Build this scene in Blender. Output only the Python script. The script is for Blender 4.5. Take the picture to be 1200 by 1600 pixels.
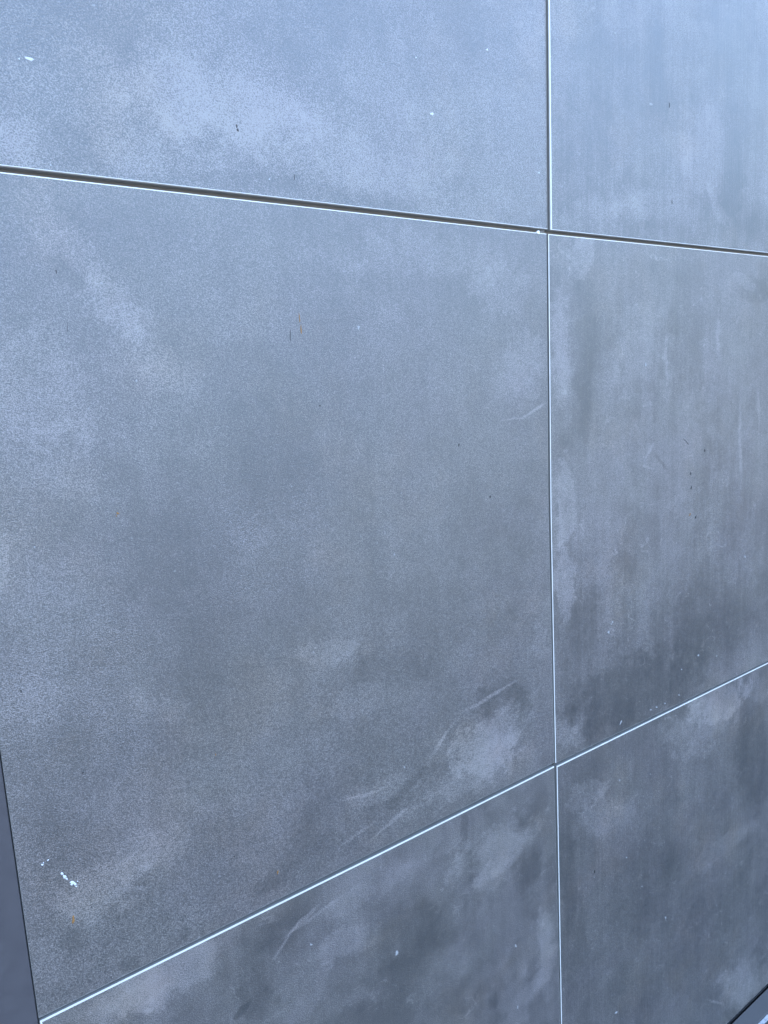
import bpy, bmesh, math, random
import numpy as np
from mathutils import Matrix, Vector

C = bpy.context.scene.collection
SC = bpy.context.scene
for o in list(bpy.data.objects):
    bpy.data.objects.remove(o)

# ------------------------------------------------------------------ camera
S = 0.85                 # camera stands 0.85 m from the wall
ZC = 1.64                # camera height
FPX = 1205.0             # focal length for a 1200 x 1600 picture


def _ray(x, y):
    return Vector((x - 600.0, 800.0 - y, -FPX))


D1 = _ray(2240, 512).normalized()          # along the wall, seen from the camera
UP = -_ray(968, 8000)
UP = (UP - D1 * UP.dot(D1)).normalized()
NRM = D1.cross(UP)                          # out of the wall
cam_d = bpy.data.cameras.new('camera')
cam_d.sensor_fit = 'VERTICAL'
cam_d.sensor_height = 36.0
cam_d.lens = FPX / 1600.0 * 36.0
cam_d.clip_start = 0.02
cam_d.clip_end = 3000
cam = bpy.data.objects.new('camera', cam_d)
R3 = Matrix((D1, -NRM, UP))
M4 = R3.to_4x4()
M4.translation = Vector((0, -S, ZC))
cam.matrix_world = M4
C.objects.link(cam)
SC.camera = cam

# ------------------------------------------------------------------ light
SUN_EL, SUN_AZ = math.radians(62), math.radians(18)
world = bpy.data.worlds.new('World')
SC.world = world
world.use_nodes = True
wn = world.node_tree.nodes
wl = world.node_tree.links
bg = wn.get('Background') or wn.new('ShaderNodeBackground')
sky = wn.new('ShaderNodeTexSky')
sky.sky_type = 'NISHITA'
sky.sun_disc = False
sky.sun_elevation = SUN_EL
sky.sun_rotation = SUN_AZ
sky.altitude = 50
sky.air_density = 1.0
sky.dust_density = 1.1
sky.ozone_density = 1.0
wl.new(sky.outputs[0], bg.inputs[0])
bg.inputs[1].default_value = 0.15
sun_d = bpy.data.lights.new('sun', 'SUN')
sun_d.energy = 2.6
sun_d.angle = math.radians(0.5)
sun_d.color = (1.0, 0.95, 0.88)
sun = bpy.data.objects.new('sun', sun_d)
to_sun = Vector((math.sin(SUN_AZ) * math.cos(SUN_EL), math.cos(SUN_AZ) * math.cos(SUN_EL), math.sin(SUN_EL)))
sun.rotation_euler = to_sun.to_track_quat('Z', 'Y').to_euler()
sun.location = (0, 20, 20)
C.objects.link(sun)
SC.view_settings.view_transform = 'Standard'
SC.view_settings.look = 'None'
SC.view_settings.gamma = 1.0
SC.view_settings.use_curve_mapping = False
SC.view_settings.exposure = 3.15
SC.render.engine = 'CYCLES'
SC.cycles.max_bounces = 8
SC.cycles.use_denoising = True


# ------------------------------------------------------------------ helpers
def wall_uv(x, y):
    """where on the wall plane a measured point of the photograph lies (metres: x along, z up)"""
    r = _ray(x, y)
    p = r * (-1.0 / r.dot(NRM))
    return Vector((p.dot(D1) * S, p.dot(UP) * S + ZC))


def H(v):
    return v * S + ZC


def link(name, me, mat=None, parent=None):
    o = bpy.data.objects.new(name, me)
    C.objects.link(o)
    if mat:
        me.materials.append(mat)
    if parent:
        o.parent = parent
    return o


def mesh(name, verts, faces, mat=None, parent=None, smooth=False):
    me = bpy.data.meshes.new(name)
    me.from_pydata([tuple(v) for v in verts], [], faces)
    bm = bmesh.new()
    bm.from_mesh(me)
    bmesh.ops.recalc_face_normals(bm, faces=bm.faces)
    bm.to_mesh(me)
    bm.free()
    if smooth:
        for p in me.polygons:
            p.use_smooth = True
    me.update()
    return link(name, me, mat, parent)


def box(name, x0, x1, y0, y1, z0, z1, mat, parent=None, bev=0.0):
    me = bpy.data.meshes.new(name)
    bm = bmesh.new()
    bmesh.ops.create_cube(bm, size=1.0)
    for v in bm.verts:
        v.co = Vector((x0 + (v.co.x + .5) * (x1 - x0), y0 + (v.co.y + .5) * (y1 - y0), z0 + (v.co.z + .5) * (z1 - z0)))
    if bev:
        bmesh.ops.bevel(bm, geom=bm.edges[:], offset=bev, segments=2, affect='EDGES', profile=0.5)
    bm.to_mesh(me)
    bm.free()
    return link(name, me, mat, parent)


def extrude_x(name, prof, x0, x1, mat, parent=None):
    n = len(prof)
    vs = [(x0, y, z) for y, z in prof] + [(x1, y, z) for y, z in prof]
    fs = [(i, (i + 1) % n, n + (i + 1) % n, n + i) for i in range(n)]
    fs += [tuple(range(n)), tuple(range(2 * n - 1, n - 1, -1))]
    return mesh(name, vs, fs, mat, parent)


def tag(o, label, cat=None, kind=None):
    o['label'] = label
    if cat:
        o['category'] = cat
    if kind:
        o['kind'] = kind


class NT:
    """small node-tree writer"""

    def __init__(self, name):
        self.m = bpy.data.materials.new(name)
        self.m.use_nodes = True
        self.t = self.m.node_tree
        self.t.nodes.clear()
        self.out = self.t.nodes.new('ShaderNodeOutputMaterial')
        self.b = self.t.nodes.new('ShaderNodeBsdfPrincipled')
        self.t.links.new(self.b.outputs[0], self.out.inputs[0])

    def n(self, ty, **kw):
        nd = self.t.nodes.new(ty)
        for k, v in kw.items():
            setattr(nd, k, v)
        return nd

    def set(self, sock, v):
        if isinstance(v, bpy.types.NodeSocket):
            self.t.links.new(v, sock)
        elif v is not None:
            sock.default_value = v

    def math(self, op, a, b=None, c=None, clamp=False):
        nd = self.n('ShaderNodeMath', operation=op, use_clamp=clamp)
        self.set(nd.inputs[0], a)
        self.set(nd.inputs[1], b)
        self.set(nd.inputs[2], c)
        return nd.outputs[0]

    def vmath(self, op, a, b=None, scale=None):
        nd = self.n('ShaderNodeVectorMath', operation=op)
        self.set(nd.inputs[0], a)
        if b is not None:
            self.set(nd.inputs[1], b)
        if scale is not None:
            self.set(nd.inputs[3], scale)
        return nd.outputs[0]

    def noise(self, vec, scale, detail=3.0, rough=0.55, color=False, dist=0.0):
        nd = self.n('ShaderNodeTexNoise')
        self.set(nd.inputs['Vector'], vec)
        nd.inputs['Scale'].default_value = scale
        nd.inputs['Detail'].default_value = detail
        nd.inputs['Roughness'].default_value = rough
        nd.inputs['Distortion'].default_value = dist
        return nd.outputs[1 if color else 0]

    def smooth(self, v, lo, hi, a=0.0, b=1.0):
        nd = self.n('ShaderNodeMapRange', interpolation_type='SMOOTHSTEP')
        self.set(nd.inputs[0], v)
        nd.inputs[1].default_value = lo
        nd.inputs[2].default_value = hi
        nd.inputs[3].default_value = a
        nd.inputs[4].default_value = b
        return nd.outputs[0]

    def ramp(self, v, stops):
        nd = self.n('ShaderNodeValToRGB')
        cr = nd.color_ramp
        while len(cr.elements) < len(stops):
            cr.elements.new(0.5)
        for e, (p, c) in zip(cr.elements, stops):
            e.position = p
            e.color = (*c, 1)
        self.set(nd.inputs[0], v)
        return nd.outputs[0]

    def mapping(self, vec, loc=(0, 0, 0), rot=0.0, scale=(1, 1, 1), ty='POINT'):
        nd = self.n('ShaderNodeMapping', vector_type=ty)
        self.set(nd.inputs[0], vec)
        nd.inputs[1].default_value = loc
        nd.inputs[2].default_value = (0, 0, rot)
        nd.inputs[3].default_value = scale
        return nd.outputs[0]

    def mix(self, fac, a, b, blend='MIX'):
        nd = self.n('ShaderNodeMix', data_type='RGBA', blend_type=blend)
        self.set(nd.inputs[0], fac)
        self.set(nd.inputs[6], a if isinstance(a, bpy.types.NodeSocket) else (*a, 1))
        self.set(nd.inputs[7], b if isinstance(b, bpy.types.NodeSocket) else (*b, 1))
        return nd.outputs[2]


def metal(name, col, rough, metallic=1.0, grain=0.0):
    t = NT(name)
    tc = t.n('ShaderNodeTexCoord').outputs['Object']
    nz = t.noise(tc, 60, 4, 0.6)
    t.set(t.b.inputs['Base Color'], t.mix(nz, tuple(c * 0.86 for c in col), tuple(min(1, c * 1.1) for c in col)))
    t.b.inputs['Metallic'].default_value = metallic
    t.set(t.b.inputs['Roughness'], t.smooth(nz, 0.3, 0.7, rough * 0.8, rough * 1.2))
    if grain:
        bp = t.n('ShaderNodeBump')
        bp.inputs['Strength'].default_value = grain
        bp.inputs['Distance'].default_value = 0.0004
        t.set(bp.inputs['Height'], t.noise(tc, 900, 2, 0.5))
        t.set(t.b.inputs['Normal'], bp.outputs[0])
    return t.m


def blob_shape(x, y, rx, ry, ang):
    """an ellipse measured on the photograph -> centre, rotation and radii on the wall"""
    c = wall_uv(x, y)
    a = math.radians(ang)
    da, db = (math.cos(a), math.sin(a)), (-math.sin(a), math.cos(a))
    A = (wall_uv(x + da[0] * rx, y + da[1] * rx) - wall_uv(x - da[0] * rx, y - da[1] * rx)) / 2
    B = (wall_uv(x + db[0] * ry, y + db[1] * ry) - wall_uv(x - db[0] * ry, y - db[1] * ry)) / 2
    U, sv, _ = np.linalg.svd(np.array([[A.x, B.x], [A.y, B.y]]))
    return c, math.atan2(U[1, 0], U[0, 0]), float(sv[0]), float(sv[1])


# tone stops of the stone-look surface (base colours)
DARK, MID, LITE = (0.0270, 0.0280, 0.0260), (0.081, 0.0710, 0.0590), (0.295, 0.260, 0.230)


def panel_material(name, seed, blobs, streak=0.25, base=0.0, grain=1.0, lay=0.7, thread=0.3):
    t = NT(name)
    tc = t.n('ShaderNodeTexCoord').outputs['Object']
    sp = t.n('ShaderNodeSeparateXYZ')
    t.set(sp.inputs[0], tc)
    cb = t.n('ShaderNodeCombineXYZ')
    t.set(cb.inputs[0], sp.outputs[0])
    t.set(cb.inputs[1], sp.outputs[2])
    P = cb.outputs[0]                                          # flat wall coordinates
    Q = t.vmath('ADD', P, (seed * 3.71, seed * 1.37, seed * 2.11))
    # ragged edges: two scales of warp
    w1 = t.vmath('SUBTRACT', t.noise(Q, 7.0, 5, 0.62, color=True), (0.5, 0.5, 0.5))
    w1 = t.vmath('MULTIPLY', w1, (0.085, 0.085, 0.0))
    w2 = t.vmath('SUBTRACT', t.noise(Q, 55.0, 4, 0.65, color=True), (0.5, 0.5, 0.5))
    w2 = t.vmath('MULTIPLY', w2, (0.017, 0.017, 0.0))
    PW = t.vmath('ADD', t.vmath('ADD', P, w1), w2)
    PF = t.vmath('ADD', P, t.vmath('MULTIPLY', t.vmath('ADD', w1, w2), (0.3, 0.3, 0)))
    rag = t.noise(Q, 26.0, 7, 0.76)
    rag = t.math('SUBTRACT', rag, 0.5)
    tex = t.math('MULTIPLY_ADD', t.noise(Q, 90.0, 4, 0.75), 1.5, 0.25)   # patches are worn through, never a flat fill
    T = None
    for (x, y, rx, ry, ang, w, lo, hi, rg) in blobs:
        w *= 0.78 if w < 0 else 1.0
        c, rot, r1, r2 = blob_shape(x, y, rx, ry, ang)
        src = PF if r2 < 0.014 else PW
        mp = t.mapping(src, (c.x, c.y, 0), rot, (r1 * 1.3, r2 * 1.3, 1.0), 'TEXTURE')
        g = t.n('ShaderNodeTexGradient', gradient_type='SPHERICAL')
        t.set(g.inputs[0], mp)
        env = t.math('MULTIPLY', g.outputs[1], 4.0, clamp=True)          # raggedness only where the patch is
        e = t.math('MULTIPLY_ADD', t.math('MULTIPLY', rag, env), rg, g.outputs[1])
        s = t.math('MULTIPLY', t.smooth(e, lo, hi, 0.0, w), tex)
        T = s if T is None else t.math('ADD', T, s)
    if T is None:
        T = 0.0
    # the slab's own clouding
    n1 = t.math('SUBTRACT', t.noise(Q, 3.2, 6, 0.6, dist=0.4), 0.5)
    n2 = t.math('SUBTRACT', t.noise(Q, 13.0, 5, 0.66, dist=0.6), 0.5)
    T = t.math('MULTIPLY_ADD', n1, 0.42 * lay, T)
    T = t.math('MULTIPLY_ADD', n2, 0.60 * lay, T)
    T = t.math('MULTIPLY_ADD', rag, 0.34 * lay + 0.06, T)
    # thin layers of the print lying over each other, each with a broken edge
    for sc, th_, wd, wt in ((4.5, 0.52, 0.07, 0.15), (11.0, 0.59, 0.06, 0.07), (6.0, 0.54, 0.055, -0.14), (17.0, 0.60, 0.04, -0.08)):
        ly = t.noise(t.vmath('ADD', PF, (sc * 1.3 + seed, sc * 0.7 - seed, seed)), sc, 5, 0.62)
        T = t.math('MULTIPLY_ADD', t.smooth(ly, th_ - wd, th_ + wd), wt * lay, T)
    # trowel streaks running down the slab
    ns = t.math('SUBTRACT', t.noise(t.mapping(Q, scale=(26, 2.4, 1)), 1.0, 5, 0.6), 0.5)
    nf = t.math('SUBTRACT', t.noise(t.mapping(Q, scale=(190, 9, 1)), 1.0, 4, 0.7), 0.5)
    T = t.math('MULTIPLY_ADD', ns, streak, T)
    T = t.math('MULTIPLY_ADD', nf, streak * 0.9, T)
    # fine pale trowel edges: contour-like threads that come and go
    th = t.math('ABSOLUTE', t.math('SUBTRACT', t.noise(t.mapping(PF, (seed * 1.7, seed, 0), 0.5, (1.0, 1.6, 1.0)), 7.5, 3, 0.55), 0.5))
    th = t.smooth(th, 0.0015, 0.008, 1.0, 0.0)
    T = t.math('MULTIPLY_ADD', t.math('MULTIPLY', th, t.smooth(rag, 0.0, 0.1)), thread, T)
    T = t.math('ADD', T, 0.5 + base)
    # fine mineral grain, livelier where the surface is pale
    g1 = t.math('SUBTRACT', t.noise(Q, 860.0, 2, 0.6), 0.5)
    g2 = t.math('SUBTRACT', t.noise(t.mapping(Q, rot=0.6, scale=(1, 1.25, 1)), 520.0, 2, 0.6), 0.5)
    amp = t.smooth(T, 0.3, 0.75, 1.9 * grain, 2.9 * grain)
    gr = t.math('MULTIPLY', t.math('MULTIPLY_ADD', g2, 0.55, g1), amp)
    T = t.math('ADD', T, gr)
    col = t.ramp(t.math('MULTIPLY', T, 0.72), [(0.0, DARK), (0.31, MID), (1.0, LITE)])
    # faint colour drift: greenish / violet areas of the print
    hue = t.noise(Q, 4.5, 4, 0.6)
    col = t.mix(t.smooth(hue, 0.35, 0.65), col, t.mix(1.0, col, (0.99, 0.965, 1.03), 'MULTIPLY'))
    warm = t.noise(Q, 6.1, 4, 0.6)
    col = t.mix(t.smooth(warm, 0.5, 0.7, 0, 0.8), col, t.mix(1.0, col, (1.07, 1.0, 0.92), 'MULTIPLY'))
    # scattered pale chips and dark pores
    vo = t.n('ShaderNodeTexVoronoi')
    t.set(vo.inputs['Vector'], t.vmath('ADD', Q, t.vmath('MULTIPLY', w2, (0.25, 0.25, 0))))
    vo.inputs['Scale'].default_value = 62.0
    vs = t.n('ShaderNodeSeparateColor')
    t.set(vs.inputs[0], vo.outputs['Color'])
    dens = t.smooth(t.noise(Q, 5.0, 3, 0.6), 0.42, 0.62, 0.12, 0.50)
    size = t.math('MULTIPLY_ADD', vs.outputs[1], 0.07, 0.02)
    chip = t.math('MULTIPLY', t.math('LESS_THAN', vo.outputs['Distance'], size), t.math('LESS_THAN', vs.outputs[0], dens))
    col = t.mix(t.math('MULTIPLY', chip, t.math('MULTIPLY_ADD', vs.outputs[2], 0.5, 0.15)), col, (0.34, 0.33, 0.32))
    vo2 = t.n('ShaderNodeTexVoronoi')
    t.set(vo2.inputs['Vector'], t.mapping(t.vmath('ADD', Q, t.vmath('MULTIPLY', w2, (0.3, 0.3, 0))), scale=(1, 0.6, 1)))
    vo2.inputs['Scale'].default_value = 40.0
    vs2 = t.n('ShaderNodeSeparateColor')
    t.set(vs2.inputs[0], vo2.outputs['Color'])
    pore = t.math('MULTIPLY', t.math('LESS_THAN', vo2.outputs['Distance'], t.math('MULTIPLY_ADD', vs2.outputs[1], 0.05, 0.01)),
                  t.math('LESS_THAN', vs2.outputs[0], 0.10))
    col = t.mix(t.math('MULTIPLY', pore, 0.55), col, (0.04, 0.042, 0.045))
    t.set(t.b.inputs['Base Color'], col)
    t.set(t.b.inputs['Roughness'], t.smooth(T, 0.2, 0.9, 0.44, 0.53))
    t.b.inputs['IOR'].default_value = 1.9
    t.b.inputs['Specular IOR Level'].default_value = 0.85
    bp = t.n('ShaderNodeBump')
    bp.inputs['Strength'].default_value = 0.55
    bp.inputs['Distance'].default_value = 0.0008
    hgt = t.math('MULTIPLY_ADD', g1, 0.9, t.math('MULTIPLY', g2, 0.45))
    hgt = t.math('MULTIPLY_ADD', rag, 0.2, hgt)
    hgt = t.math('MULTIPLY_ADD', nf, 1.4 if streak > 0.3 else 0.25, hgt)
    hgt = t.math('MULTIPLY', hgt, t.smooth(n1, -0.2, 0.2, 0.65 * grain, 1.0 * grain))
    t.set(bp.inputs['Height'], hgt)
    t.set(t.b.inputs['Normal'], bp.outputs[0])
    return t.m


# ------------------------------------------------------------------ materials
alu = metal('matt anodised aluminium', (0.90, 0.865, 0.785), 0.38, 0.12)
reveal_m = metal('dull oxidised trim side', (0.46, 0.435, 0.40), 0.5, 0.2)  # trim metal darkened inside the joints, shade painted into its colour
ledge_m = metal('grimy trim ledge', (0.27, 0.26, 0.24), 0.6, 0.1)  # same trim metal, darker still: painted shade for depth in the joints
rail_m = metal('dull grey-brown backing metal', (0.50, 0.46, 0.41), 0.55, 0.2)
post_m = metal('satin slate-grey coated metal', (0.092, 0.084, 0.087), 0.42, 0.0, 0.25)
flash_m = metal('slate-grey coated flashing', (0.070, 0.068, 0.066), 0.5, 0.0, 0.2)
seal_m = metal('black seal and gap shade', (0.012, 0.012, 0.012), 0.7, 0.0)  # also colours the strip that paints shade at the wall foot
steel_m = metal('stainless steel', (0.80, 0.80, 0.81), 0.25)
galv_m = metal('pale stone chip', (0.42, 0.43, 0.44), 0.55, 0.0, 0.5)
fleck_m = metal('pale mineral fleck', (0.40, 0.39, 0.38), 0.6, 0.0)
paint_m = metal('dried white splash', (0.74, 0.75, 0.76), 0.6, 0.0)
rust_m = metal('rust brown', (0.33, 0.17, 0.055), 0.8, 0.0)
dirt_m = metal('dark dirt', (0.075, 0.070, 0.066), 0.8, 0.0)
render_m = metal('plain grey render', (0.25, 0.25, 0.25), 0.8, 0.0)


def ground_mat():
    t = NT('paving')
    tc = t.n('ShaderNodeTexCoord').outputs['Object']
    a = t.noise(tc, 2.0, 6, 0.6)
    b = t.noise(tc, 160.0, 3, 0.6)
    c = t.ramp(t.math('ADD', t.math('MULTIPLY', a, 0.5), t.math('MULTIPLY', b, 0.5)),
               [(0.3, (0.045, 0.045, 0.046)), (0.55, (0.07, 0.07, 0.071)), (0.75, (0.11, 0.108, 0.106))])
    t.set(t.b.inputs['Base Color'], c)
    t.b.inputs['Roughness'].default_value = 0.85
    return t.m


# ------------------------------------------------------------------ setting
BASE = H(-1.836)                        # foot of the cladding
GZ = BASE - 0.055
g = mesh('ground', [(-1500, -1500, GZ), (1500, -1500, GZ), (1500, 1500, GZ), (-1500, 1500, GZ)], [(0, 1, 2, 3)], ground_mat())
tag(g, 'pinkish grey paved ground in front of the wall', kind='structure')

def horizon_blocker_mat():
    t = NT('dark horizon blocker')
    tc = t.n('ShaderNodeTexCoord').outputs['Object']
    t.set(t.b.inputs['Base Color'], t.mix(t.noise(tc, 0.12, 6, 0.7), (0.025, 0.032, 0.022), (0.065, 0.070, 0.050)))
    t.b.inputs['Roughness'].default_value = 0.95
    return t.m


# unseen rise added behind the camera, keeps the bright horizon out of reflections
hr = random.Random(3)
NA, NR = 120, 10
hv, hf = [], []
bump = [0.0] * NA
for k in range(1, 14):
    ph, am = hr.uniform(0, 6.28), 1.0 / k ** 0.8
    for i in range(NA):
        bump[i] += am * math.sin(k * 2 * i / NA * math.pi + ph)
for j in range(NR):
    f = j / (NR - 1)
    for i in range(NA):
        a = -math.pi * 1.02 + 1.04 * math.pi * i / (NA - 1)
        r = 70 + 90 * f
        h = (30 + 3.5 * bump[i]) * (0.5 - 0.5 * math.cos(math.pi * min(1.0, f * 1.25))) + hr.uniform(-.8, .8) * (f > 0)
        hv.append((r * math.cos(a), r * math.sin(a) * 0.9 - 4, GZ - 0.5 + h))
for j in range(NR - 1):
    for i in range(NA - 1):
        hf.append((j * NA + i, j * NA + i + 1, (j + 1) * NA + i + 1, (j + 1) * NA + i))
hm = mesh('horizon_blocker', hv, hf, horizon_blocker_mat())
tag(hm, 'dark unseen rise added to block the bright horizon', kind='structure')

wall = bpy.data.objects.new('facade_wall', None)
C.objects.link(wall)
wall.location = (0, 0, 0)
wall.empty_display_size = 0.3
tag(wall, 'blue-grey wall of large stone-look panels with thin bright metal edges', 'wall')

XR = 14.0
box('backing_board', -0.34, XR, 0.0135, 0.40, GZ, 7.2, rail_m, wall)

# ------------------------------------------------------------------ cladding panels
Z_TOP = 1.325
TH = 0.009


def prof_pts(lip):
    # (distance in from the outer edge, depth behind the panel face): lip rounded towards the joint
    if lip < 0.0005:                        # bare square edge
        return [(lip, 0.0002), (lip, -0.0001), (lip * .8, -0.0001), (lip * .6, -0.0001), (lip * .4, -0.0001), (lip * .2, -0.0001),
                (0.0, -0.0001), (0.0, 0.0115), (lip, 0.0115)]
    k = lip / 0.0028
    return [(lip, 0.0002), (lip, -0.0006), (0.0019 * k, -0.0008), (0.0012 * k, -0.0006), (0.0006 * k, -0.0001), (0.0002 * k, 0.0006),
            (0.0, 0.0016), (0.0, 0.0115), (lip, 0.0115)]


def poly_offset(pts, ds):
    """move every edge of a ccw polygon inwards by its own distance (edge i runs from point i to i + 1)"""
    n = len(pts)
    res = []
    for i in range(n):
        p0, p1, p2 = pts[i - 1], pts[i], pts[(i + 1) % n]
        e1 = (p1 - p0).normalized()
        e2 = (p2 - p1).normalized()
        n1 = Vector((-e1.y, e1.x))
        n2 = Vector((-e2.y, e2.x))
        d1, d2 = ds[i - 1], ds[i]
        cr = n1.x * n2.y - n1.y * n2.x
        if abs(cr) < 0.05:
            res.append(p1 + (n1 + n2).normalized() * (d1 + d2) / 2)
        else:
            res.append(p1 + Vector(((d1 * n2.y - d2 * n1.y) / cr, (d2 * n1.x - d1 * n2.x) / cr)))
    return res


LIPS = (0.0003, 0.0003, 0.0028, 0.0021)       # bottom, right, top, left


def make_panel(edges, mat, label=None, dy=0.0, lipw=LIPS):
    """edges: four lists of (x, z) corner-to-corner: bottom, right, top, left (counter-clockwise)"""
    pts, spans = [], []
    for e in edges:
        s = len(pts)
        pts += [Vector(p) for p in e[:-1]]
        spans.append((s, len(e) - 1))
    n = len(pts)
    lips = []
    for (st, k), lp in zip(spans, lipw):
        lips += [lp] * k
    profs = [prof_pts(lp) for lp in lips]
    inner = poly_offset(pts, lips)
    vs = [(p.x, dy, p.y) for p in inner] + [(p.x, dy + TH, p.y) for p in inner]
    fs = [tuple(range(n)), tuple(range(2 * n - 1, n - 1, -1))] + [(i, (i + 1) % n, n + (i + 1) % n, n + i) for i in range(n)]
    pan = mesh('cladding_panel', vs, fs, mat, wall)
    if label:
        pan['label'] = label
    m = len(profs[0])
    loops = [poly_offset(pts, [pf[q][0] for pf in profs]) for q in range(m)]
    prof = profs[0]
    for s, k in spans:
        idx = [(s + j) % n for j in range(k + 1)]
        tv, tf = [], []
        for i in idx:
            for q in range(m):
                p = loops[q][i]
                tv.append((p.x, dy + prof[q][1], p.y))
        for a in range(k):
            for q in range(m):
                q2 = (q + 1) % m
                tf.append((a * m + q, a * m + q2, (a + 1) * m + q2, (a + 1) * m + q))
        tf.append(tuple(range(m)))
        tf.append(tuple(range(k * m + m - 1, k * m - 1, -1)))
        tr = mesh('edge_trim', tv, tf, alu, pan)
        tr.data.materials.append(ledge_m if spans.index((s, k)) in (2, 3) else reveal_m)  # top and left sides get the deeper painted shade
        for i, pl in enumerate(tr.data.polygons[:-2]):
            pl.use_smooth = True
            if i % m in (6, 7) or lips[s] < 0.0005:  # joint sides and hairline lips take the painted shade
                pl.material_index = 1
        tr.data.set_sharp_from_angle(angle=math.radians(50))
    return pan


def L(*pts):
    return [(u * S, H(v)) for u, v in pts]


# soft = broad cloud, hard = patch with a ragged edge: (x, y, rx, ry, angle, weight, lo, hi, raggedness)
def soft(x, y, rx, ry, ang, w):
    return (x, y, rx, ry, ang, w * 0.9, 0.04, 0.66, 2.0)


def hard(x, y, rx, ry, ang, w):
    return (x, y, rx, ry, ang, w * 0.75, 0.20, 0.46, 2.1)


def vein(x, y, rx, ry, ang, w):
    return (x, y, rx, ry * 0.6, ang, w * 0.95, 0.05, 0.7, 1.2)


TLb = [soft(330, 160, 170, 70, 15, .42), hard(400, 175, 150, 55, 12, .16), soft(520, 245, 190, 45, 14, .30), soft(30, 215, 40, 60, 70, .28),
       soft(110, 225, 75, 50, 40, -.34), soft(60, 60, 110, 60, 0, -.12), hard(400, 284, 95, 16, 6, -.28), soft(560, 300, 120, 20, 8, -.2),
       soft(680, 60, 150, 90, 10, -.10), soft(740, 250, 20, 90, 0, -.18), hard(775, 200, 12, 45, 0, -.22), soft(835, 60, 22, 70, 0, .3),
       soft(800, 300, 60, 30, 20, .15), hard(120, 60, 60, 14, 40, .14), soft(690, 200, 60, 60, 0, .12), soft(240, 240, 80, 30, 10, .2)]
TRb = [soft(1020, 110, 60, 130, 5, -0.243), soft(935, 215, 35, 80, 0, -0.351), soft(1100, 240, 40, 80, 5, 0.351), soft(880, 60, 25, 100, 0, 0.297),
       soft(1150, 200, 30, 160, 4, -0.189), hard(1145, 300, 20, 45, 10, -0.405), soft(1000, 320, 70, 25, 8, 0.216), soft(950, 335, 60, 25, 8, 0.297),
       hard(1120, 320, 8, 40, -20, 0.324), soft(1060, 60, 30, 70, 0, 0.216), soft(1180, 345, 40, 30, 10, -0.297)]
MLb = [hard(45, 335, 55, 45, 60, .24), hard(110, 385, 55, 26, 55, .24), hard(175, 465, 75, 34, 48, .34), soft(230, 540, 110, 45, 50, .26),
       soft(60, 610, 120, 90, 60, .24), soft(120, 740, 120, 60, 60, .16), hard(5, 880, 16, 55, 0, .36), hard(95, 420, 38, 20, 40, -.3),
       soft(200, 370, 120, 60, 10, -.16), hard(170, 735, 45, 40, 0, -.24), soft(430, 720, 70, 130, 8, -.22), soft(270, 860, 90, 90, 20, -.22),
       soft(330, 1000, 130, 110, 0, -.16), soft(480, 560, 110, 90, 0, -.10), soft(690, 400, 120, 40, 10, .26), hard(780, 450, 45, 50, 0, .2),
       soft(818, 575, 36, 62, 10, .34), soft(520, 400, 50, 30, 30, .14), soft(600, 480, 60, 40, 0, .1),
       hard(600, 1045, 95, 42, -12, -.20), hard(790, 1108, 38, 42, -50, -.42), hard(765, 1165, 75, 40, -35, .50), soft(730, 1210, 110, 30, -28, .30),
       vein(770, 1088, 48, 5, -28, .55), vein(690, 1160, 34, 5, -58, .45), vein(838, 640, 26, 4, -30, .6), vein(805, 656, 24, 3, -8, .45),
       hard(560, 1100, 60, 30, -20, .18), soft(520, 1010, 70, 18, 0, .2), hard(660, 1225, 70, 20, -30, -.30), hard(590, 1230, 55, 25, -35, .22),
       vein(570, 1240, 45, 5, -20, .4), vein(610, 1285, 48, 5, -42, .4), vein(565, 1300, 38, 4, -38, .3),
       hard(165, 1385, 85, 45, -15, .30), soft(230, 1330, 80, 40, -30, .26), soft(100, 1240, 60, 120, 10, -.18), hard(116, 1466, 22, 22, 0, -.30),
       hard(292, 1460, 10, 15, 0, -.32), hard(205, 1500, 20, 12, -20, -.3), soft(360, 1330, 80, 60, 0, -.12), soft(420, 1250, 120, 40, -20, .12),
       hard(430, 1370, 45, 18, -28, -.25), hard(240, 1110, 50, 25, 10, .12), soft(60, 1090, 50, 50, 40, .14), soft(850, 900, 20, 120, 0, .1),
       hard(845, 1010, 12, 30, 0, .25), vein(400, 805, 20, 5, -50, .25), soft(400, 845, 40, 30, 0, .14)]
MRb = [hard(912, 400, 26, 42, 5, .55), soft(878, 540, 16, 100, 0, .40), hard(880, 780, 17, 80, 0, .45), hard(884, 900, 17, 60, 0, .45),
       soft(915, 560, 20, 150, 0, -.34), soft(1005, 540, 50, 90, 0, .24), hard(1180, 450, 26, 26, 0, -.38), hard(1165, 440, 22, 10, 30, .3),
       soft(1060, 700, 70, 120, 0, .16), soft(1100, 970, 120, 70, -20, -.36), soft(1000, 1080, 120, 60, -25, -.44), hard(915, 945, 30, 40, 0, -.3),
       soft(950, 930, 30, 60, 0, .12), hard(885, 1145, 24, 30, -55, .42), hard(900, 1125, 10, 40, 30, .3), soft(910, 1050, 40, 70, 0, -.24),
       vein(1015, 705, 16, 4, -60, .4), vein(1035, 722, 20, 4, 50, -.4), vein(1012, 728, 12, 4, 10, .4), soft(1140, 620, 40, 150, 0, .16),
       vein(1041, 560, 3, 80, 0, .35), vein(1157, 690, 3, 120, 0, .38), vein(1122, 520, 3, 70, 0, .35), vein(1185, 640, 3, 80, 0, .3),
       soft(950, 620, 30, 90, 0, .2), soft(960, 790, 40, 80, 0, .12), hard(935, 960, 18, 22, 0, .2), soft(1160, 880, 30, 60, 0, .16)]
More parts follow.
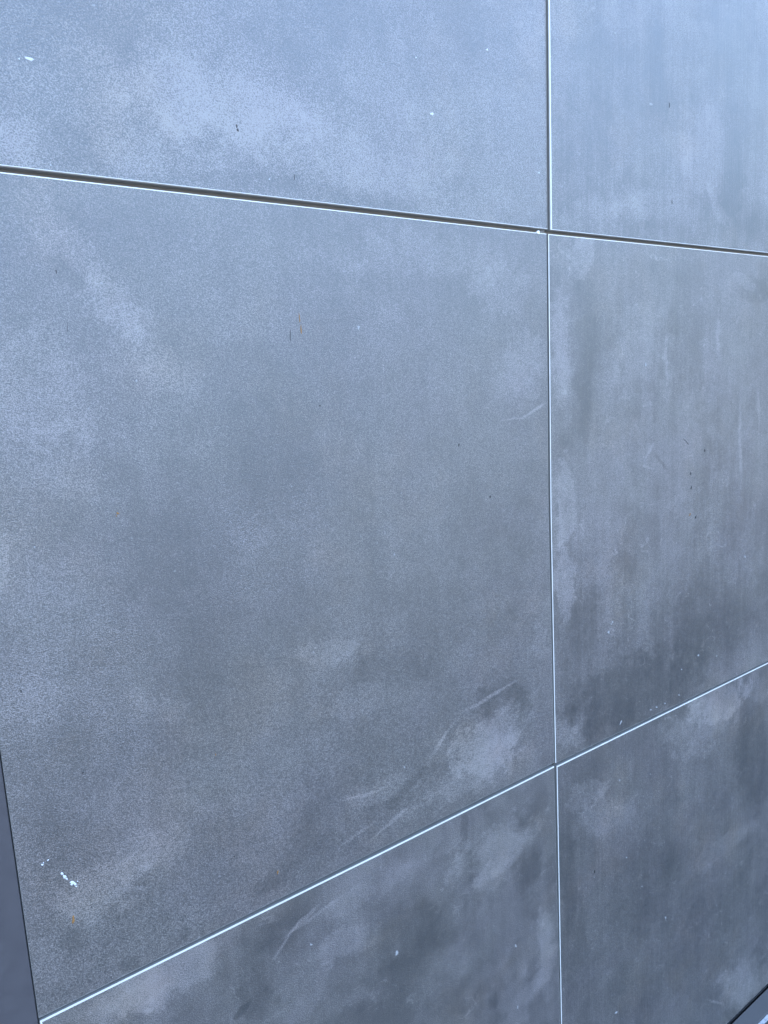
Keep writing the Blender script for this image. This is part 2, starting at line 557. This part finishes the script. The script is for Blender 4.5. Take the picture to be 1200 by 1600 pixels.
BLb = [hard(270, 1530, 120, 34, -28, .36), soft(190, 1570, 90, 30, -28, .26), soft(440, 1480, 80, 45, -35, -.22), hard(395, 1545, 40, 34, -40, -.26),
       vein(470, 1440, 50, 6, -42, .42), vein(445, 1470, 40, 5, -55, .40), vein(500, 1425, 60, 5, -35, .3), hard(380, 1575, 24, 6, -50, -.5),
       soft(640, 1450, 55, 70, 10, -.28), soft(775, 1330, 80, 34, -36, .40), hard(770, 1370, 40, 20, -40, .2), hard(813, 1288, 14, 20, 0, -.25),
       hard(825, 1360, 22, 44, 15, -.34), soft(850, 1490, 16, 90, 0, .34), soft(720, 1570, 40, 50, 0, -.18), hard(540, 1480, 60, 26, -30, .28),
       hard(570, 1400, 90, 18, -30, .16), soft(800, 1560, 40, 60, 0, .16), hard(725, 1290, 8, 24, 0, -.4), soft(500, 1570, 100, 30, 0, .1)]
BRb = [hard(915, 1240, 44, 24, -30, .28), soft(950, 1275, 50, 30, 0, .24), soft(885, 1360, 18, 110, 0, -.3), soft(1010, 1370, 70, 90, 0, -.22),
       hard(1120, 1100, 60, 30, -30, .42), soft(1090, 1140, 70, 40, -26, .26), hard(1180, 1075, 30, 22, -30, .2), soft(1180, 1190, 30, 90, 0, -.3),
       soft(1075, 1200, 30, 50, 0, .1), soft(920, 1550, 30, 60, 0, -.1), soft(1165, 1540, 50, 40, -45, .36), hard(1185, 1510, 18, 26, 0, -.34),
       hard(1140, 1575, 14, 20, 0, -.3), soft(1130, 1320, 70, 14, -35, .16), vein(1118, 1567, 14, 4, 15, .4)]

XE = 1.152 + 1.062
mats = dict(TL=panel_material('stone look surface with pale cloud', 1, TLb, 0.2, .14, 1.6, 1.0, .2),
            TR=panel_material('stone look surface with soft streaks', 2, TRb, 0.85, .0, 1.7, 1.1),
            ML=panel_material('stone look surface with diagonal cloud', 3, MLb, 0.24, .03, 1.3, .55, .10),
            MR=panel_material('stone look surface with trowel streaks', 4, MRb, 0.54, .06, 1.1, .72, .42),
            BL=panel_material('stone look surface with swirls', 5, BLb, 0.30, .02, 1.2, .95),
            BR=panel_material('stone look surface, darker', 6, BRb, 0.38, -.04, 1.0, .5),
            XX=panel_material('stone look surface, plain', 7, [], 0.25, .0))

P_TL = make_panel([L((.1385, .2655), (.55, .2643), (1.147, .2622)), L((1.147, .2622), (1.1528, .70), (1.160, 1.320)),
                   L((1.160, 1.320), (.1385, 1.320)), L((.1385, 1.320), (.1385, .2655))], mats['TL'],
                  'upper panel with a pale grainy cloud and a small white flake', lipw=(0.0013, 0.0003, 0.002, 0.0003))
P_TR = make_panel([L((1.1565, .2618), (1.95, .2643), (XE + .006, .2651)), L((XE + .006, .2651), (XE + .008, 1.320)),
                   L((XE + .008, 1.320), (1.167, 1.320)), L((1.167, 1.320), (1.1605, .70), (1.1565, .2618))], mats['TR'],
                  'upper panel with faint vertical streaks', lipw=(0.0013, 0.0003, 0.002, 0.0021))
P_ML = make_panel([L((.1378, -.7928), (1.0923, -.7918), (1.1428, -.7915)), L((1.1428, -.7915), (1.138, -.2528), (1.1443, .2545)),
                   L((1.1443, .2545), (.55, .2568), (.1378, .2592)), L((.1378, .2592), (.1378, -.7928))], mats['ML'],
                  'whole large panel marked with white splashes and rust spots', lipw=(0.0003, 0.0003, 0.0011, 0.0002))
P_MR = make_panel([L((1.1462, -.7945), (1.98, -.8027), (XE, -.8035)), L((XE, -.8035), (XE, .2570)),
                   L((XE, .2570), (1.95, .2565), (1.1492, .2545)), L((1.1492, .2545), (1.1440, -.2528), (1.1462, -.7945))], mats['MR'],
                  'panel with vertical trowel streaks and a dark lower part', lipw=(0.0003, 0.0003, 0.0013, 0.0019))
P_BL = make_panel([L((.1385, -1.836), (1.151, -1.836)), L((1.151, -1.836), (1.1484, -1.40), (1.1422, -.7995)),
                   L((1.1422, -.7995), (.70, -.8000), (.1385, -.7975)), L((.1385, -.7975), (.1385, -1.836))], mats['BL'],
                  'lower panel with light swirls and a pinkish pale cloud')
P_BR = make_panel([L((1.154, -1.836), (XE, -1.836)), L((XE, -1.836), (XE, -.8105)),
                   L((XE, -.8105), (1.95, -.8080), (1.2116, -.8030), (1.1500, -.8025)), L((1.1500, -.8025), (1.1520, -1.40), (1.154, -1.836))], mats['BR'],
                  'darkest lower panel, smooth, above the grey sill')
# neighbours just outside the view
for (u0, u1, v0, v1) in ((XE + .014, XE + 1.07, -1.836, -.811), (XE + .01, XE + 1.07, -.803, .257), (XE + .014, XE + 1.07, .2655, 1.32),
                         (.1385, 1.160, 1.33, 2.38), (1.168, XE, 1.33, 2.38), (XE + .01, XE + 1.07, 1.33, 2.38)):
    make_panel([L((u0, v0), (u1, v0)), L((u1, v0), (u1, v1)), L((u1, v1), (u0, v1)), L((u0, v1), (u0, v0))], mats['XX'])

# ------------------------------------------------------------------ small marks on the panels
rng = random.Random(5)


def splat(name, panel, mat, x, y, rx, ry, ang=0.0, rag=0.35, thick=0.0006, n=16):
    c, rot, r1, r2 = blob_shape(x, y, rx, ry, ang)
    ph = [rng.uniform(0, 6.28) for _ in range(4)]
    vs, fs = [(c.x, -thick, c.y)], []
    for ring, (k, dy) in enumerate(((0.7, -thick * 0.8), (1.0, 0.0003))):
        for i in range(n):
            a = i / n * 2 * math.pi
            r = k * (1 + rag * (0.5 * math.sin(3 * a + ph[0]) + 0.35 * math.sin(5 * a + ph[1]) + 0.4 * rng.uniform(-1, 1)))
            px, pz = math.cos(a) * r1 * r, math.sin(a) * r2 * r
            vs.append((c.x + px * math.cos(rot) - pz * math.sin(rot), dy, c.y + px * math.sin(rot) + pz * math.cos(rot)))
    for i in range(n):
        j = (i + 1) % n
        fs.append((0, 1 + i, 1 + j))
        fs.append((1 + i, 1 + n + i, 1 + n + j, 1 + j))
    return mesh(name, vs, fs, mat, panel)


def cluster(name, panel, mat, spots, label=None):
    for s in spots:
        o = splat(name, panel, mat, *s)
        if label:
            o['label'] = label


cluster('white_splash', P_ML, paint_m, [(97, 1365, 2.6, 2.2, 30), (101, 1370, 3.2, 3.0, 50), (104, 1373, 2.4, 1.6, 20), (113, 1379, 3.8, 2.8, 10), (117, 1381, 3, 2.2, 60),
                                        (112, 1382, 2.0, 1.6, 0), (119, 1385, 1.6, 1.2, 0), (66, 1351, 2.2, 1.6, 0), (68, 1348, 1.2, 1, 0), (75, 1344, 2.0, 1.0, -40), (121, 1377, 1.0, .7, 0)])
cluster('rust_mark', P_ML, rust_m, [(114.5, 1437, 2.2, 8, 4, .3, .0004), (184, 802, 2.8, 1.8, 30, .4, .0004), (182, 806, 1.0, 1.4, 0, .3, .0003), (468, 497, 1.0, 9, -6, .3, .0003),
                                    (470.5, 515, 1.2, 9, -4, .3, .0003), (434, 1363, 1.4, 3.6, 8, .3, .0003), (337, 1179, .8, 2, 0, .3, .0003)])
cluster('dirt_speck', P_ML, dirt_m, [(88, 424, 1.3, 3.5, -10), (130, 1207, 2.2, 1.8, 0), (105, 512, .4, 8, 2), (453.5, 523, .4, 10, 0), (500, 634, 1.3, 1.5, 0), (177, 1448, 1.1, 1.1, 0),
                                     (143, 1417, 1.1, 1.2, 0), (766, 776, 1.2, 2.6, 10), (717, 695, 1, 3, 10), (366, 1338, 1.2, 1.4, 0), (33, 1080, 1.2, 3, 0)])
cluster('pale_fleck', P_ML, fleck_m, [(560, 512, 2.2, 4, 0, .4, .0003), (213, 595, 2.0, 2.0, 0, .4, .0003), (632, 1199, 1.0, 1.6, 0), (616, 866, .9, 3, 0, .3, .0002), (54, 855, 1.4, 1.4, 0)])
cluster('pale_fleck', P_TL, paint_m, [(46, 92, 8.5, 3.0, 18, .25, .0005), (675, 178, 3.5, 2.4, 10, .3, .0003), (30, 92, 1.4, 1.8, 0), (761, 78, 2.2, 2, 0), (79, 258, 1.8, 1.2, 30), (842, 270, 1.3, 1.6, 0),
                                        (650, 90, 1.3, 1.3, 0), (421, 280, 1.2, 1.2, 0)])
cluster('dirt_speck', P_TL, dirt_m, [(370, 197, 1.2, 3.4, -8), (371.5, 203, 1.8, 2.8, -20), (460, 277, .4, 5, 0)])
cluster('pale_fleck', P_TR, fleck_m, [(1017, 163, 3.2, 2.4, 30, .4, .0003), (961, 52, 2.6, 2.0, 0, .4, .0003), (987, 66, 1, 1, 0), (1187, 62, 1.2, 1.2, 0)])
cluster('dirt_speck', P_TR, dirt_m, [(1046, 164, .5, 5, 0), (1050, 316, .5, 4, 0)])
cluster('pale_fleck', P_MR, fleck_m, [(1091, 1024, 1.3, 1.8, 30), (1061, 1086, 1.4, .9, 0), (1026, 1105, 1.6, 1.0, 0), (1017, 1109, 1.4, 1.0, 0), (1039, 1099, 1.1, 1.1, 0), (970, 1129, 1.0, 4.5, 22, .3, .0003),
                                        (951, 988, 1.6, 2.4, 0), (957, 972, 1.2, 1.8, 0), (1164, 870, .9, 2.2, 0), (1009, 570, 1.3, 3, 0), (955, 975, 1.0, 1.0, 0), (1120, 1025, 1, 1, 0), (1065, 1046, 1, 1, 0)])
cluster('dirt_speck', P_MR, dirt_m, [(1079, 740, 1.3, 2.6, 0), (1072, 690, 7, .45, 48), (1101, 704, 1.2, 2.4, 0), (1080, 762, 1.0, 3.0, 10), (1087, 808, 1.0, 3, 20)])
cluster('rust_mark', P_MR, rust_m, [(1078, 804, 1.0, 3.0, 20, .3, .0002)])
cluster('pale_fleck', P_BL, fleck_m, [(809, 1574, 1.0, 3.0, 5, .3, .0003), (486, 1476, 2.4, 1.8, 0, .4, .0003), (806, 1478, 1.5, 3, -20, .4, .0002), (620, 1489, 2.6, 5, 10, .3, .0002)])
cluster('pale_fleck', P_BR, fleck_m, [(1040, 1434, 1.0, 2.2, 0), (979, 1340, 1, 1, 0), (968, 1219, 1.3, 1.0, 0), (1003, 1385, .9, .9, 0), (963, 1582, 3, 1.5, -40, .3, .0002)])
cluster('dirt_speck', P_BR, dirt_m, [(929, 1362, .9, 3, 4), (1008, 1414, .8, .8, 0)])
# bent end of the trim at the crossing of the joints
c0, c1 = wall_uv(837, 362.2), wall_uv(842.5, 361.6)
mesh('trim_burr', [(c0.x, -.0008, c0.y - .002), (c1.x, -.0008, c1.y - .004), (c1.x + .0006, -.0002, c1.y + .0012), (c1.x - .002, .0, c1.y + .0014),
                   (c0.x, .004, c0.y - .002), (c1.x, .004, c1.y - .004), (c1.x + .0006, .004, c1.y + .0012), (c1.x - .002, .004, c1.y + .0014)],
     [(0, 1, 2, 3), (7, 6, 5, 4), (0, 1, 5, 4), (1, 2, 6, 5), (2, 3, 7, 6), (3, 0, 4, 7)], alu, P_ML)

# ------------------------------------------------------------------ corner post on the left
post = bpy.data.objects.new('corner_post', None)
C.objects.link(post)
post.location = (-0.1, 0, GZ)
tag(post, 'smooth dark slate-grey metal post at the left end of the panels', 'post')
px1 = 0.1368 * S
b = box('post_body', -0.34, px1 - 0.0006, -0.0012, 0.0134, GZ, 7.2, post_m, None, 0.0012)
b.parent = post
b.matrix_parent_inverse = Matrix.Translation(post.location).inverted()
b = box('joint_seal', px1 - 0.0004, px1 + 0.0009, 0.0006, 0.0130, GZ + 0.001, 7.19, seal_m, None)
b.parent = post
b.matrix_parent_inverse = Matrix.Translation(post.location).inverted()

# ------------------------------------------------------------------ foot of the wall
zs = BASE - 0.004
extrude_x('shadow_gap_strip', [(0.0125, zs + 0.0), (0.0125, zs - 0.03), (0.0005, zs - 0.03), (0.0005, zs - 0.004)], -0.34, XR, seal_m, wall)  # black strip painting the shade in the gap under the panels
y0, y1 = -0.0060, -0.0425
extrude_x('base_flashing', [(y0, zs - 0.0005), (y0 - 0.0012, zs + 0.0006), (y1 + 0.001, zs - 0.0022), (y1, zs - 0.0032), (y1, zs - 0.02), (y0, zs - 0.02)], -0.34, XR, flash_m, wall)

edging = bpy.data.objects.new('edging_strip', None)
C.objects.link(edging)
edging.location = (0, y1, GZ)
tag(edging, 'narrow pale stone edging with a bright steel rim beside the sill', 'edging')
zt = zs - 0.004
src = None
xk = 1.2
k = 0
while xk < 2.3:
    ln = rng.uniform(0.017, 0.026)
    o = box('edging_stone', xk, xk + ln - 0.0012, y1 - 0.0082, y1 - 0.0006, GZ, zt + rng.uniform(-.0008, .0008), galv_m, None, 0.0007)
    o.parent = edging
    o.matrix_parent_inverse = Matrix.Translation(edging.location).inverted()
    xk += ln
o = box('steel_rim', 1.2, 2.3, y1 - 0.0104, y1 - 0.0086, GZ, zt + 0.0010, steel_m, None, 0.0004)
o.parent = edging
o.matrix_parent_inverse = Matrix.Translation(edging.location).inverted()
o = box('dark_slot', 1.2, 2.3, y1 - 0.0160, y1 - 0.0106, GZ, zt - 0.012, seal_m, None)
o.parent = edging
o.matrix_parent_inverse = Matrix.Translation(edging.location).inverted()
